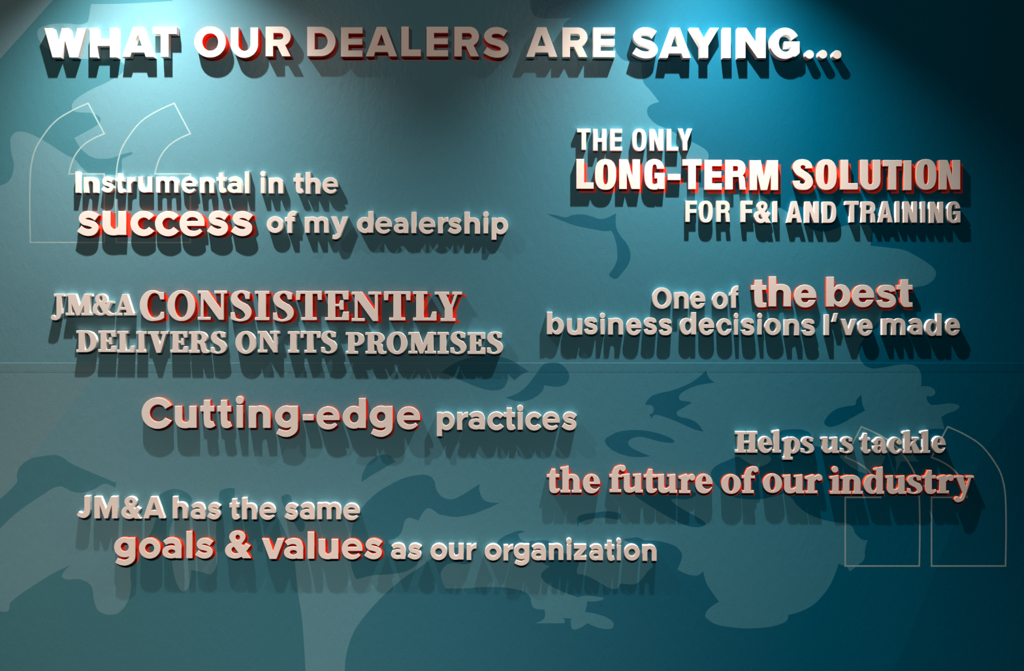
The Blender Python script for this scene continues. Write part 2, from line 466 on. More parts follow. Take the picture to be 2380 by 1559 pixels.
    d['&'] = add(E(128, 74, 92, 74), E(112, 210, 112, 95), curve([(48, 100), (140, 85), (200, 190), (262, 258, 1), (318, 272), (318, 302), (240, 305, 1), (180, 270)]),
                 curve([(40, 170), (75, 130), (195, 110), (212, 112), (185, 150, 1), (130, 190)]), R(190, 104, 318, 134), [(212, 130), (278, 130), (222, 246), (166, 205)]) + \
        sub(E(126, 66, 21, 38), curve([(98, 160), (158, 258), (120, 272, 1), (80, 245, 1), (72, 200, 1)]))
    d['C'] = add(E(133, 159, 133, 159)) + sub(E(155, 159, 155 - t * 1.0, 159 - s * 1.05, 2.1)) + sub(R(214, 96, 340, 225), R(256, -10, 340, 330)) + \
        add([(196, 20), (254, 22), (254, 96), (214, 96), (202, 60)], curve([(220, 224), (256, 224), (256, 284), (212, 307, 1), (133, 318), (133, 284), (192, 278, 1)]))
    d['Y'] = add(R(0, 0, 150, s), R(182, 0, 282, s), [(26, 0), (26 + t, 0), (168, 140), (214, 0), (214 + th, 0), (104 + t, 168), (104 + t, 300), (104, 300), (104, 168)], R(62, 300 - s, 214, 300))
    return d


G['D'] = serifcaps(92, 37, 50)
G['L'] = serifcaps(81, 29, 32)

def S_serif(k):
    """k: extra weight of the heavy cut"""
    return add(curve([(270, 34), (263, 120), (207 - k, 120), (193 - k, 64), (150, 36 + k * .4, 1), (100 + k, 76, 1), (122 + k, 130, 1), (180 + k * .4, 170 - k * .3, 1), (246, 208 - k * .4, 1), (291, 300, 1), (250, 394, 1), (150, 430, 1), (70, 422, 1), (4, 398),
                      (2, 307), (56 + k * .6, 305), (76 + k * .6, 382), (138, 399 - k * .4, 1), (200 - k, 352, 1), (170 - k, 288, 1), (110 - k * .4, 248 + k * .3, 1), (48, 208 + k * .4, 1), (6, 130, 1), (40, 36, 1), (140, 1, 1), (210, 10, 1)]))


G['D']['S'] = S_serif(14)
G['L']['S'] = S_serif(0)

# ---- serif lowercase (F)
flag = lambda x0, x1, y, dy=20, hh=40: [(x0, y + dy), (x1, y), (x1, y + hh), (x1 - 10, y + hh + 14), (x0 + 30, y + hh + 10), (x0, y + dy + 26)]
nF = (arch(30, 268, 88, 255, 255, 2.2, 0, 100, 56) + add(R(30, 20, 118, 255), [(0, 24), (86, 0), (118, 0), (118, 60), (30, 60), (0, 52)], R(4, 225, 144, 263), R(158, 225, 300, 263)) + sub(R(118, -6, 122, 6)))
uF = add(curve([(0, 8), (105, 0), (105, 175), (118, 196, 1), (150, 192, 1), (175, 170), (175, 40), (148, 40), (148, 10), (262, 0), (262, 228), (287, 228), (287, 264), (178, 264), (176, 238), (130, 262, 1), (70, 262, 1), (30, 230, 1), (22, 170), (22, 44), (0, 38)]))
G['F'] = {
    't': add(curve([(35, 75), (65, 0), (122, 0), (122, 255), (132, 277, 1), (155, 276, 1), (172, 268), (186, 286), (150, 325, 1), (95, 335, 1), (50, 315, 1), (35, 262, 1)]), [(0, 82), (40, 75), (175, 75), (175, 117), (0, 117)]),
    'h': arch(30, 268, 88, 255, 360, 2.2, 113, 96, 55) + add(R(30, 20, 118, 360), [(0, 20), (118, 0), (118, 50), (30, 52), (0, 46)], R(2, 332, 142, 368), R(158, 332, 297, 368)),
    'n': nF, 'u': uF,
    'e': add(E(120, 133, 120, 133, 2.08)) + sub(curve([(94, 108), (97, 68, 1), (119, 32, 1), (141, 46, 1), (150, 78, 1), (150, 108)]), curve([(96, 138), (270, 138), (270, 178), (222, 178), (192, 204, 1), (152, 206, 1), (112, 182, 1)])),
    'f': add(ST([(78, 350), (78, 240), (78, 140), (98, 66), (140, 32), (180, 30)], [92, 92, 92, 80, 62, 56]), E(190, 44, 38, 42), R(4, 336, 165, 375), R(0, 128, 180, 168)) + sub(E(150, 104, 16, 40)),
    'r': add(R(35, 20, 125, 263), [(0, 34), (92, 0), (122, 0), (125, 60), (35, 72), (0, 62)], R(6, 226, 165, 263), ST([(112, 90), (138, 48), (180, 28)], [40, 50, 56]), E(190, 44, 40, 44)),
    'o': add(E(135, 135, 135, 135, 2.05)) + sub(E(135, 135, 38, 100, 2.2)),
    'i': add(E(73, 44, 46, 44), R(38, 140, 125, 383), [(0, 146), (92, 124), (125, 124), (125, 175), (38, 182), (0, 172)], R(5, 346, 148, 383)),
    'd': add(E(118, 246, 118, 134)) + sub(E(140, 246, 40, 90)) + sub(R(176, 60, 300, 390)) + add(R(176, 10, 265, 350), [(132, 24), (265, 0), (265, 40), (176, 56), (132, 50)], [(176, 330), (265, 330), (265, 342), (285, 342), (285, 378), (180, 382)]),
    's': G['D']['S'],
    'y': add(R(0, 0, 132, 30), R(165, 0, 275, 30), curve([(22, 0), (118, 0), (164, 142), (204, 0), (244, 0), (168, 240, 1), (128, 335, 1), (62, 367, 1), (30, 360), (70, 322, 1), (112, 258, 1), (116, 240)]), E(42, 325, 42, 40)),
    'H': add(R(0, 0, 155, 38), R(166, 0, 320, 38), R(0, 262, 155, 300), R(170, 262, 320, 300), R(33, 0, 122, 300), R(198, 0, 287, 300), R(100, 134, 220, 166)),
    'l': add(R(32, 10, 116, 325), [(0, 22), (116, 0), (116, 44), (32, 56), (0, 48)], R(10, 290, 143, 325)),
    'p': add(E(150, 120, 111, 118)) + sub(E(150, 120, 30, 76)) + sub(R(-5, -5, 25, 340)) + add(R(25, 20, 118, 325), [(0, 34), (88, 0), (118, 8), (118, 60), (25, 72), (0, 62)], R(5, 288, 150, 325)),
    'a': add(E(78, 172, 78, 64)) + sub(E(100, 168, 24, 34)) + sub(R(126, 60, 230, 240)) + add(E(46, 72, 44, 36), ST([(52, 58), (80, 28), (115, 24), (152, 44), (166, 100), (166, 180)], [50, 52, 50, 62, 80, 80]),
                                                                                             ST([(166, 170), (172, 208), (196, 214), (220, 200)], [80, 62, 44, 30])),
    'c': add(E(115, 120, 115, 120)) + sub(E(140, 118, 48, 84)) + sub(R(140, 60, 260, 178)) + add(E(178, 72, 42, 34), [(180, 170), (212, 168), (222, 184), (170, 228), (150, 215)]),
    'k': add(R(28, 10, 120, 325), [(0, 22), (120, 0), (120, 44), (28, 56), (0, 48)], R(10, 290, 150, 325), R(150, 102, 268, 132), [(196, 128), (246, 128), (150, 222), (112, 236), (112, 208)], [(140, 210), (206, 172), (292, 310), (292, 325), (182, 325)]),
}


def inpoly(x, y, p):
    c = False
    j = len(p) - 1
    for i in range(len(p)):
        xi, yi = p[i]
        xj, yj = p[j]
        if (yi > y) != (yj > y) and x < (xj - xi) * (y - yi) / (yj - yi) + xi:
            c = not c
        j = i
    return c


def region(ops, extra=None, classify=None):
    """CDT of all outlines; returns verts and triangles lying inside the folded shape"""
    V, Ed = [], []
    for s, p in ops:
        b = len(V)
        V += [Vector(q) for q in p]
        Ed += [(b + i, b + (i + 1) % len(p)) for i in range(len(p))]
    if extra:
        for a, b in extra:
            V += [Vector(a), Vector(b)]
            Ed.append((len(V) - 2, len(V) - 1))
    r = delaunay_2d_cdt(V, Ed, [], 0, 1e-4)
    vs = [(v.x, v.y) for v in r[0]]
    boxes = [(min(q[0] for q in p), min(q[1] for q in p), max(q[0] for q in p), max(q[1] for q in p)) for s, p in ops]
    tris, cls = [], []
    for f in r[2]:
        cx = sum(vs[i][0] for i in f) / len(f)
        cy = sum(vs[i][1] for i in f) / len(f)
        k = 0
        for (s, p), bx in zip(ops, boxes):
            if bx[0] <= cx <= bx[2] and bx[1] <= cy <= bx[3] and inpoly(cx, cy, p):
                k = (0 if k else 1) if s == 'x' else s
        if classify is not None or k:
            tris.append(tuple(f))
            cls.append(k)
    return vs, tris, cls


def compact(vs, tris):
    m, nv = {}, []
    for t in tris:
        for i in t:
            if i not in m:
                m[i] = len(nv)
                nv.append(vs[i])
    return nv, [tuple(m[i] for i in t) for t in tris]


def islands(n, tris):
    par = list(range(n))

    def f(a):
        while par[a] != a:
            par[a] = par[par[a]]
            a = par[a]
        return a
    for t in tris:
        for i in t[1:]:
            par[f(i)] = f(t[0])
    d = {}
    for t in tris:
        d.setdefault(f(t[0]), []).append(t)
    return list(d.values())


def boundary(tris, pts):
    cnt = {}
    for t in tris:
        a, b, c = (pts[i] for i in t[:3])
        n = len(t)
        for q in range(n):
            e = (t[q], t[(q + 1) % n])
            k = (min(e), max(e))
            cnt[k] = None if k in cnt else e
    return [e for e in cnt.values() if e]


def loops_of(vs, tris):
    a, b, c = (vs[i] for i in tris[0])
    nx = {}
    for i, j in boundary([t if (vs[t[1]][0] - vs[t[0]][0]) * (vs[t[2]][1] - vs[t[0]][1]) - (vs[t[1]][1] - vs[t[0]][1]) * (vs[t[2]][0] - vs[t[0]][0]) > 0 else t[::-1] for t in tris], vs):
        nx.setdefault(i, []).append(j)
    out = []
    while nx:
        s0 = next(iter(nx))
        q, L = s0, []
        while q in nx:
            L.append(vs[q])
            n = nx[q].pop()
            if not nx[q]:
                del nx[q]
            q = n
        out.append(L)
    return out


def tidy(L, tol, near):
    """drop points that almost coincide or lie on a straight run"""
    ch = True
    while ch and len(L) > 4:
        ch = False
        i = 0
        while i < len(L) and len(L) > 4:
            p, q, r = Vector(L[i - 1]), Vector(L[i]), Vector(L[(i + 1) % len(L)])
            d = r - p
            dev = abs(d.x * (q - p).y - d.y * (q - p).x) / max(d.length, 1e-9)
            if dev < tol or min((q - p).length, (r - q).length) < near and dev < near * .5:
                L.pop(i)
                ch = True
            else:
                i += 1
    return L


CACHE = {}


def glyph(font, ch):
    k = (font, ch)
    if k not in CACHE:
        vs, tr, _ = region(G[font][ch])
        vs, tr = compact(vs, tr)
        hgt = max(v[1] for v in vs) - min(v[1] for v in vs)
        lp = [tidy(L, hgt * .0006, hgt * .009) for L in loops_of(vs, tr)]
        lp = [L for L in lp if len(L) > 2 and abs(sum(L[i - 1][0] * L[i][1] - L[i][0] * L[i - 1][1] for i in range(len(L)))) > 40]
        vs, tr, _ = region([('x', L) for L in lp])
        vs, tr = compact(vs, tr)
        x0 = min(v[0] for v in vs); x1 = max(v[0] for v in vs)
        y0 = min(v[1] for v in vs); y1 = max(v[1] for v in vs)
        vs = [((x - x0) / (x1 - x0), (y - y0) / (y1 - y0)) for x, y in vs]
        isl = islands(len(vs), tr)
        isl.sort(key=lambda ts: -len({i for t in ts for i in t}) if ch != 'i' else -max(vs[i][1] for t in ts for i in t))
        CACHE[k] = [compact(vs, ts) for ts in isl]
    return CACHE[k]


def link_mesh(name, verts, faces, mats, fm=None, parent=None):
    me = bpy.data.meshes.new(name)
    me.from_pydata(verts, [], faces)
    for m in mats:
        me.materials.append(m)
    if fm:
        me.polygons.foreach_set('material_index', fm)
    me.update()
    o = bpy.data.objects.new(name, me)
    COL.objects.link(o)
    if parent:
        o.parent = parent
    return o


def slab(pts, tris, depth, bev, inset, y0):
    """returns (front verts/faces, side verts/faces). pts are (x,z) in metres; the wall is y=0, front towards -y"""
    area = 0
    a, b, c = (pts[i] for i in tris[0])
    ccw = (b[0] - a[0]) * (c[1] - a[1]) - (b[1] - a[1]) * (c[0] - a[0]) > 0
    tr = [t if ccw else t[::-1] for t in tris]          # counter-clockwise in (x,z) seen from -y
    be = boundary(tr, pts)
    nxt, prv, deg = {}, {}, {}
    for i, j in be:
        nxt.setdefault(i, j)
        prv.setdefault(j, i)
        deg[i] = deg.get(i, 0) + 1
    off = {}
    for i in nxt:
        p = Vector(pts[i])
        if deg[i] > 1 or i not in prv:
            off[i] = p
            continue
        d1 = (p - Vector(pts[prv[i]])).normalized()
        d2 = (Vector(pts[nxt[i]]) - p).normalized()
        n1 = Vector((-d1.y, d1.x))
        n2 = Vector((-d2.y, d2.x))
        m = n1 + n2
        if m.length < 1e-6:
            off[i] = p
            continue
        m.normalize()
        k = min(2.0, 1 / max(0.35, m.dot(n1)))
        off[i] = p + m * inset * k
    fv = [((off[i].x, -depth, off[i].y) if i in off else (p[0], -depth, p[1])) for i, p in enumerate(pts)]
    ff = list(tr)
    idx = {}
    for i in nxt:
        idx[i] = len(fv)
        fv.append((pts[i][0], -depth + bev, pts[i][1]))
    for i, j in be:
        ff.append((i, idx[i], idx[j], j))
    sv, sf, si = [], [], {}
    for i in nxt:
        si[i] = len(sv)
        sv.append((pts[i][0], -depth + bev, pts[i][1]))
        sv.append((pts[i][0], -y0, pts[i][1]))
    for i, j in be:
        sf.append((si[i], si[i] + 1, si[j] + 1, si[j]))
    return fv, ff, sv, sf


# ------------------------------------------------------------------ the wall and its mural
X0, X1, Y0, Y1 = -620, 3000, -430, 1605


def sp(pts, corners=()):
    return curve([(p[0], p[1]) if len(p) > 2 else (p[0], p[1], 1) for p in pts], True, 10)


c_ = 1   # third value marks a corner in the outlines below
OUT_LEFT = [(X0 - 5, 431, c_), (0, 431, c_), (17, 424), (27, 410), (32, 384), (26, 352), (24, 326), (29, 313), (40, 306), (58, 307), (84, 317), (115, 335), (156, 361), (173, 369), (188, 387), (205, 401),
            (231, 405), (284, 406, c_), (283, 381), (284, 370), (294, 364), (307, 358), (306, 353, c_), (283, 359), (260, 367), (240, 369), (219, 367), (202, 358), (185, 341), (173, 320, c_), (228, 289), (234, 279),
            (231, 271), (214, 263), (185, 261), (170, 257), (167, 245), (173, 234), (188, 222), (216, 206), (245, 193), (268, 180), (283, 170), (290, 152), (262, 138), (199, 137), (150, 130), (110, 113), (92, 95),
            (87, 81), (89, 68), (107, 59), (130, 55), (162, 55), (185, 57), (202, 52), (206, 43), (210, 17), (212, 9.5, c_), (300, 8), (401, 2, c_), (460, Y0 - 5, c_), (X0 - 5, Y0 - 5, c_)]
OUT_RIGHT = [(1232, Y0 - 5, c_), (1232, -20, c_), (1233, 17), (1239, 32), (1249, 40), (1267, 43), (1330, 42, c_), (1316, 49), (1310, 61), (1325, 80), (1380, 90), (1428, 110), (1434, 124), (1445, 137), (1458, 142), (1490, 145, c_),
             (1492, 173), (1496, 192), (1512, 211), (1523, 225), (1532, 237, c_), (1518, 241), (1507, 248), (1504, 260), (1509, 273), (1526, 289), (1549, 299), (1570, 309), (1607, 329), (1630, 341), (1643, 351), (1647, 361),
             (1645, 371), (1638, 388), (1626, 408), (1616, 424), (1622, 436, c_), (1700, 437), (1762, 450), (1787, 465), (1815, 483), (1836, 497), (1873, 523), (1890, 533), (1919, 538), (1954, 527), (1971, 523), (1997, 520),
             (2017, 523), (2026, 535), (2025, 552), (2023, 571, c_), (2061, 575), (2101, 581), (2130, 595), (2156, 611), (2173, 627), (2175, 639), (2167, 653), (2150, 663), (2124, 668), (2085, 680), (2062, 700), (2053, 716),
             (2046, 740), (2025, 768), (2006, 790), (1996, 809), (1999, 832), (2009, 848), (2026, 856), (2052, 854), (2084, 848), (2110, 846), (2130, 852), (2140, 867), (2141, 898, c_), (2159, 898), (2170, 904), (2174, 913),
             (2167, 920), (2154, 920, c_), (2154, 927), (2159, 937), (2170, 941), (2208, 937), (2225, 940), (2230, 945), (2222, 953), (2199, 962), (2188, 969, c_), (2195, 997, c_), (2173, 996), (2159, 999), (2144, 1011),
             (2132, 1032), (2122, 1050), (2136, 1072, c_), (2095, 1072, c_), (2086, 1090), (2081, 1100, c_), (2083, 1075), (2078, 1058, c_), (2065, 1052), (2057, 1062), (2050, 1080), (2032, 1096), (2015, 1101), (1989, 1091),
             (1967, 1077), (1951, 1060, c_), (1978, 1046, c_), (1950, 1040), (1908, 1038), (1890, 1034), (1885, 1025), (1887, 1014), (1879, 1004), (1862, 998), (1830, 998), (1814, 1002), (1795, 1020), (1780, 1042), (1784, 1054),
             (1792, 1066), (1784, 1077), (1763, 1084), (1743, 1077), (1717, 1061, c_), (1711, 1061, c_), (1700, 1066), (1674, 1077), (1661, 1085), (1652, 1097), (1653, 1107), (1661, 1122), (1674, 1137), (1691, 1149), (1711, 1156),
             (1741, 1160), (1766, 1160), (1797, 1154), (1822, 1146, c_), (1841, 1158), (1851, 1172), (1877, 1193), (1912, 1207), (1946, 1214), (1971, 1217), (1981, 1224), (1988, 1239), (2001, 1252), (2010, 1255), (2017, 1255, c_),
             (2013, 1266), (2010, 1282), (2010, 1294), (2005, 1304), (1995, 1312), (1975, 1328, c_), (1969, 1317, c_), (1949, 1310, c_), (1943, 1328), (1932, 1354), (1915, 1380), (1889, 1406), (1860, 1421), (1832, 1429, c_),
             (1829, 1441), (1814, 1450), (1785, 1457), (1738, 1460), (1698, 1457), (1663, 1450), (1643, 1437), (1639, 1429), (1646, 1416), (1671, 1398, c_), (1658, 1380), (1643, 1357), (1634, 1327, c_), (1620, 1337), (1597, 1334),
             (1574, 1323, c_), (1584, 1300), (1584, 1285), (1571, 1270), (1544, 1260), (1521, 1256), (1498, 1255), (1483, 1249), (1464, 1250), (1448, 1253, c_), (1475, 1268), (1500, 1288), (1517, 1313), (1506, 1327), (1491, 1346),
             (1476, 1357), (1453, 1357), (1441, 1357), (1437, 1366), (1422, 1368), (1400, 1357), (1373, 1342), (1354, 1335), (1342, 1334, c_), (1341, 1323), (1345, 1308), (1330, 1290), (1300, 1285), (1275, 1294), (1261, 1304),
             (1278, 1316, c_), (1261, 1329), (1258, 1340), (1270, 1355), (1297, 1370), (1343, 1388, c_), (1362, 1384), (1392, 1387), (1403, 1391), (1384, 1397), (1365, 1397, c_), (1363, 1410), (1360, 1422, c_), (1384, 1426),
             (1411, 1435), (1426, 1448), (1422, 1460), (1403, 1461), (1384, 1456), (1365, 1448, c_), (1346, 1460), (1331, 1462), (1327, 1452), (1327, 1437, c_), (1307, 1436, c_), (1313, 1442), (1310, 1448, c_), (1244, 1448, c_),
             (1263, 1439), (1267, 1429), (1265, 1416, c_), (1242, 1413), (1235, 1403), (1233, 1389), (1222, 1377), (1198, 1369), (1170, 1365), (1126, 1364), (1080, 1367), (1035, 1367, c_), (1028, 1351), (1024, 1334), (1028, 1323),
             (1040, 1311), (1057, 1308), (1080, 1311), (1094, 1306), (1098, 1290), (1080, 1274), (1062, 1272), (1035, 1280), (999, 1300), (982, 1314), (942, 1340), (895, 1380), (852, 1426), (823, 1467), (809, 1504), (802, 1542),
             (803, Y1 + 5, c_), (X1 + 5, Y1 + 5, c_), (X1 + 5, Y0 - 5, c_)]
OUT_LOWLEFT = [(X0 - 5, 1425, c_), (0, 1420, c_), (19, 1419), (25, 1399), (94, 1350), (137, 1325), (163, 1314, c_), (144, 1337), (153, 1346), (187, 1346), (212, 1362), (218, 1393), (228, 1418), (250, 1428), (275, 1424), (296, 1399), (304, 1368),
               (303, 1331), (306, 1300), (330, 1265), (352, 1235), (364, 1195), (368, 1159), (374, 1147), (406, 1136), (437, 1147), (446, 1165), (420, 1190), (400, 1215), (393, 1255), (399, 1299), (405, 1337), (417, 1368), (428, 1374),
               (439, 1362), (444, 1324, c_), (473, 1330), (489, 1334), (502, 1318), (505, 1290), (502, 1230), (508, 1181), (511, 1143), (526, 1135), (546, 1134, c_), (549, 1160), (570, 1180), (606, 1176), (640, 1195), (654, 1218),
               (673, 1262), (684, 1299), (692, 1374), (701, 1430), (705, 1474), (710, 1559), (711, Y1 + 5, c_), (X0 - 5, Y1 + 5, c_)]
ISLES = [
    [(1271, 497, c_), (1289, 499), (1315, 505), (1329, 500), (1352, 498), (1372, 502), (1390, 508), (1404, 508), (1418, 503), (1432, 495, c_), (1431, 511), (1433, 531), (1442, 548), (1456, 565), (1464, 583), (1465, 600), (1459, 617),
     (1444, 636), (1432, 648), (1421, 645), (1416, 638), (1426, 623), (1434, 603), (1434, 577), (1427, 548), (1420, 536, c_), (1404, 537), (1375, 532), (1340, 525), (1312, 515), (1289, 506)],
    [(1026, 865, c_), (1052, 846), (1081, 834), (1115, 827), (1161, 829), (1188, 837), (1208, 849), (1229, 863, c_), (1213, 870), (1196, 884, c_), (1180, 868, c_), (1179, 886), (1170, 901), (1153, 907), (1124, 904), (1084, 889), (1052, 875)],
    [(1283, 842), (1300, 844), (1316, 857), (1323, 873), (1319, 888), (1306, 897), (1286, 898), (1265, 895, c_), (1260, 909), (1245, 922), (1225, 931), (1202, 932), (1175, 924, c_), (1202, 914), (1225, 896), (1248, 866), (1263, 847)],
    [(1641, 860, c_), (1648, 878), (1661, 889, c_), (1620, 896), (1592, 908), (1579, 919), (1580, 930, c_), (1609, 935, c_), (1589, 947), (1573, 958), (1577, 967), (1600, 973), (1620, 983), (1635, 1003, c_), (1612, 997), (1583, 984),
     (1548, 970), (1522, 964), (1515, 973, c_), (1509, 963, c_), (1518, 958), (1517, 944), (1499, 941, c_), (1504, 931), (1519, 918), (1565, 906), (1600, 892), (1626, 875)],
    [(1406, 1023), (1413, 1015), (1439, 1003), (1476, 999), (1514, 1003), (1548, 1013), (1568, 1025), (1563, 1029), (1534, 1026), (1508, 1019), (1488, 1015), (1468, 1019), (1460, 1028), (1465, 1038), (1485, 1049), (1512, 1060, c_), (1485, 1062),
     (1456, 1059), (1427, 1048), (1411, 1035)],
    [(1476, 1152, c_), (1505, 1172), (1548, 1198), (1592, 1220), (1620, 1225), (1638, 1221), (1639, 1215), (1620, 1201), (1592, 1186), (1566, 1169), (1561, 1160), (1594, 1160), (1615, 1153), (1617, 1145), (1590, 1138), (1545, 1124), (1515, 1122), (1495, 1138)],
    [(1340, 1205), (1352, 1196), (1384, 1191), (1412, 1188), (1438, 1192), (1443, 1200), (1438, 1207), (1404, 1203), (1369, 1207), (1349, 1214), (1343, 1224, c_)],
    [(2002, 917, c_), (2004, 936), (2010, 954, c_), (1983, 969), (1954, 985), (1931, 992), (1919, 988), (1916, 980), (1928, 962), (1945, 950), (1968, 944), (1988, 940), (1990, 930)],
    [(1155, 1262), (1170, 1247), (1185, 1240), (1207, 1233), (1221, 1235, c_), (1204, 1241, c_), (1210, 1252), (1224, 1258), (1237, 1257), (1261, 1255), (1281, 1258), (1292, 1268), (1270, 1280), (1210, 1276), (1160, 1278)],
    [(840, 1120, c_), (843, 1100), (857, 1075), (879, 1059), (901, 1057), (919, 1073, c_), (895, 1086), (868, 1102)],
    [(817, 1236), (823, 1213), (843, 1178), (875, 1146), (907, 1126), (942, 1110), (980, 1103), (1000, 1107), (1009, 1117), (1014, 1137), (1026, 1153), (1043, 1160), (1063, 1156), (1115, 1124, c_), (1114, 1138), (1121, 1157), (1133, 1166),
     (1162, 1168, c_), (1127, 1184), (1092, 1196), (1058, 1201), (1029, 1197), (1019, 1194), (999, 1181), (988, 1185), (972, 1210, c_), (953, 1203), (942, 1208), (933, 1236), (921, 1250), (902, 1255, c_), (906, 1264), (925, 1273), (955, 1288),
     (972, 1302), (965, 1315), (942, 1328), (907, 1334), (866, 1337), (828, 1346, c_), (820, 1328), (816, 1311), (814, 1272)],
    [(0, 1228, c_), (37, 1193), (94, 1153), (137, 1130), (168, 1142), (193, 1145), (218, 1137), (243, 1124), (268, 1134, c_), (270, 1122, c_), (225, 1103), (168, 1078), (137, 1059), (106, 1059), (69, 1067), (47, 1084), (39, 1103), (40, 1119),
     (0, 1160, c_), (X0 - 5, 1400, c_), (X0 - 5, 1700, c_)],
    [(654, 1156), (661, 1150), (673, 1150), (680, 1165), (694, 1185), (707, 1212), (707, 1231), (698, 1236), (689, 1224), (664, 1185)],
]
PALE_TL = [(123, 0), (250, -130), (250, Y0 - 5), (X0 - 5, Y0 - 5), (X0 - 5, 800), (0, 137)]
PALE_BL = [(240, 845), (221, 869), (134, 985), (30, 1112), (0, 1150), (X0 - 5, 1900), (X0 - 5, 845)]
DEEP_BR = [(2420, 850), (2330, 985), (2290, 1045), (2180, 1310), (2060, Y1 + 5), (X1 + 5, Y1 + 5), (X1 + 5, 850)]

# classes: 1 pale, 2 dark, 3 pale grey overlay, 4 night
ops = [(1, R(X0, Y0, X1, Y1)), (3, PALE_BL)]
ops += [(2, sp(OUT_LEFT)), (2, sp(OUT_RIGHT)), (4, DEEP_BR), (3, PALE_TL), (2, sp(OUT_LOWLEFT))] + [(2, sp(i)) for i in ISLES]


def clipx(p):
    return [(min(max(x, X0), X1), min(max(y, Y0), Y1)) for x, y in p]


ops = [(k, clipx(p)) for k, p in ops]
seams = [838, 842.8, 844.0, 860, 865.0, 865.6, 866.2]
vs, tr, cl = region(ops, [((X0, y), (X1, y)) for y in seams], True)


def relief(y):
    """the wall covering laps over itself in a low ridge and leaves a fine open joint below it"""
    pr = [(838, 0), (842.8, 0.0), (844.0, 0.0006), (860, 0.0002), (865.0, 0.0), (865.6, -0.0018), (866.2, 0.0)]
    if y <= pr[0][0] or y >= pr[-1][0]:
        return 0.0
    for (a, ha), (b, hb) in zip(pr, pr[1:]):
        if a <= y <= b:
            return ha + (hb - ha) * (y - a) / (b - a)


verts = [(wx(x), -relief(y), wz(y)) for x, y in vs]
faces, fm = [], []
for t, k in zip(tr, cl):
    a, b, c = (verts[i] for i in t)
    ccw = (b[0] - a[0]) * (c[2] - a[2]) - (b[2] - a[2]) * (c[0] - a[0]) > 0
    faces.append(t if ccw else t[::-1])
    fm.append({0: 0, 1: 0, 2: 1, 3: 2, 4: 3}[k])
pts2 = [(v[0], v[2]) for v in verts]
be = boundary(faces, pts2)
bi = {}
for i, j in be:
    for q in (i, j):
        if q not in bi:
            bi[q] = len(verts)
            verts.append((verts[q][0], 0.12, verts[q][2]))
for i, j in be:
    faces.append((i, bi[i], bi[j], j))
    fm.append(0)
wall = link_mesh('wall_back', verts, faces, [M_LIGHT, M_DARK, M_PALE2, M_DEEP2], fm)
wall['kind'] = 'structure'
wall['label'] = 'textured wall printed with a two-tone teal mural of blotchy shapes'
wall['category'] = 'wall'


# ---- quotation mark outlines printed on the wall
def outline(pts, wd):
    n = len(pts)
    P = [Vector(p) for p in pts]
    A, B = [], []
    for i in range(n):
        d1 = (P[i] - P[i - 1]).normalized()
        d2 = (P[(i + 1) % n] - P[i]).normalized()
        m = Vector((-(d1 + d2).y, (d1 + d2).x)).normalized()
        k = 1 / max(.4, m.dot(Vector((-d1.y, d1.x))))
        A.append(P[i] + m * wd / 2 * k)
        B.append(P[i] - m * wd / 2 * k)
    return A, B


Q = curve([(205, 240), (242.5, 311), (215, 323, 1), (190, 341, 1), (171, 368, 1), (160, 404), (242.5, 404), (242.5, 563.5), (70.5, 563.5), (70.5, 406, 1), (80, 353, 1), (99.5, 317, 1), (128.5, 282, 1), (165.5, 258, 1)], True, 8)


def quote(pts, label):
    A, B = outline(pts, 3.5)
    n = len(pts)
    v = []
    for p in A + B:
        v.append((wx(p.x), -0.00012, wz(p.y)))
    f = []
    for i in range(n):
        j = (i + 1) % n
        f.append((i, j, n + j, n + i))
    a, b, c = v[f[0][0]], v[f[0][1]], v[f[0][2]]
    if (b[0] - a[0]) * (c[2] - a[2]) - (b[2] - a[2]) * (c[0] - a[0]) < 0:
        f = [q[::-1] for q in f]
    o = link_mesh('quotation_mark_outline', v, f, [M_OUTLINE], None, wall)
    o['label'] = label
    return o


quote(Q, 'pale outline of the left half of the opening quotation mark')
quote([(x + 200, y) for x, y in Q], 'pale outline of the right half of the opening quotation mark')
quote([(2207 - x, y + 751.5) for x, y in Q], 'pale outline of the left half of the closing quotation mark')
quote([(2407.5 - x, y + 751.5) for x, y in Q], 'pale outline of the right half of the closing quotation mark')

# ------------------------------------------------------------------ the raised letters
Zm = 5.95
ORD = ['first', 'second', 'third', 'fourth', 'fifth', 'sixth', 'seventh', 'eighth', 'ninth', 'tenth', 'eleventh', 'twelfth']


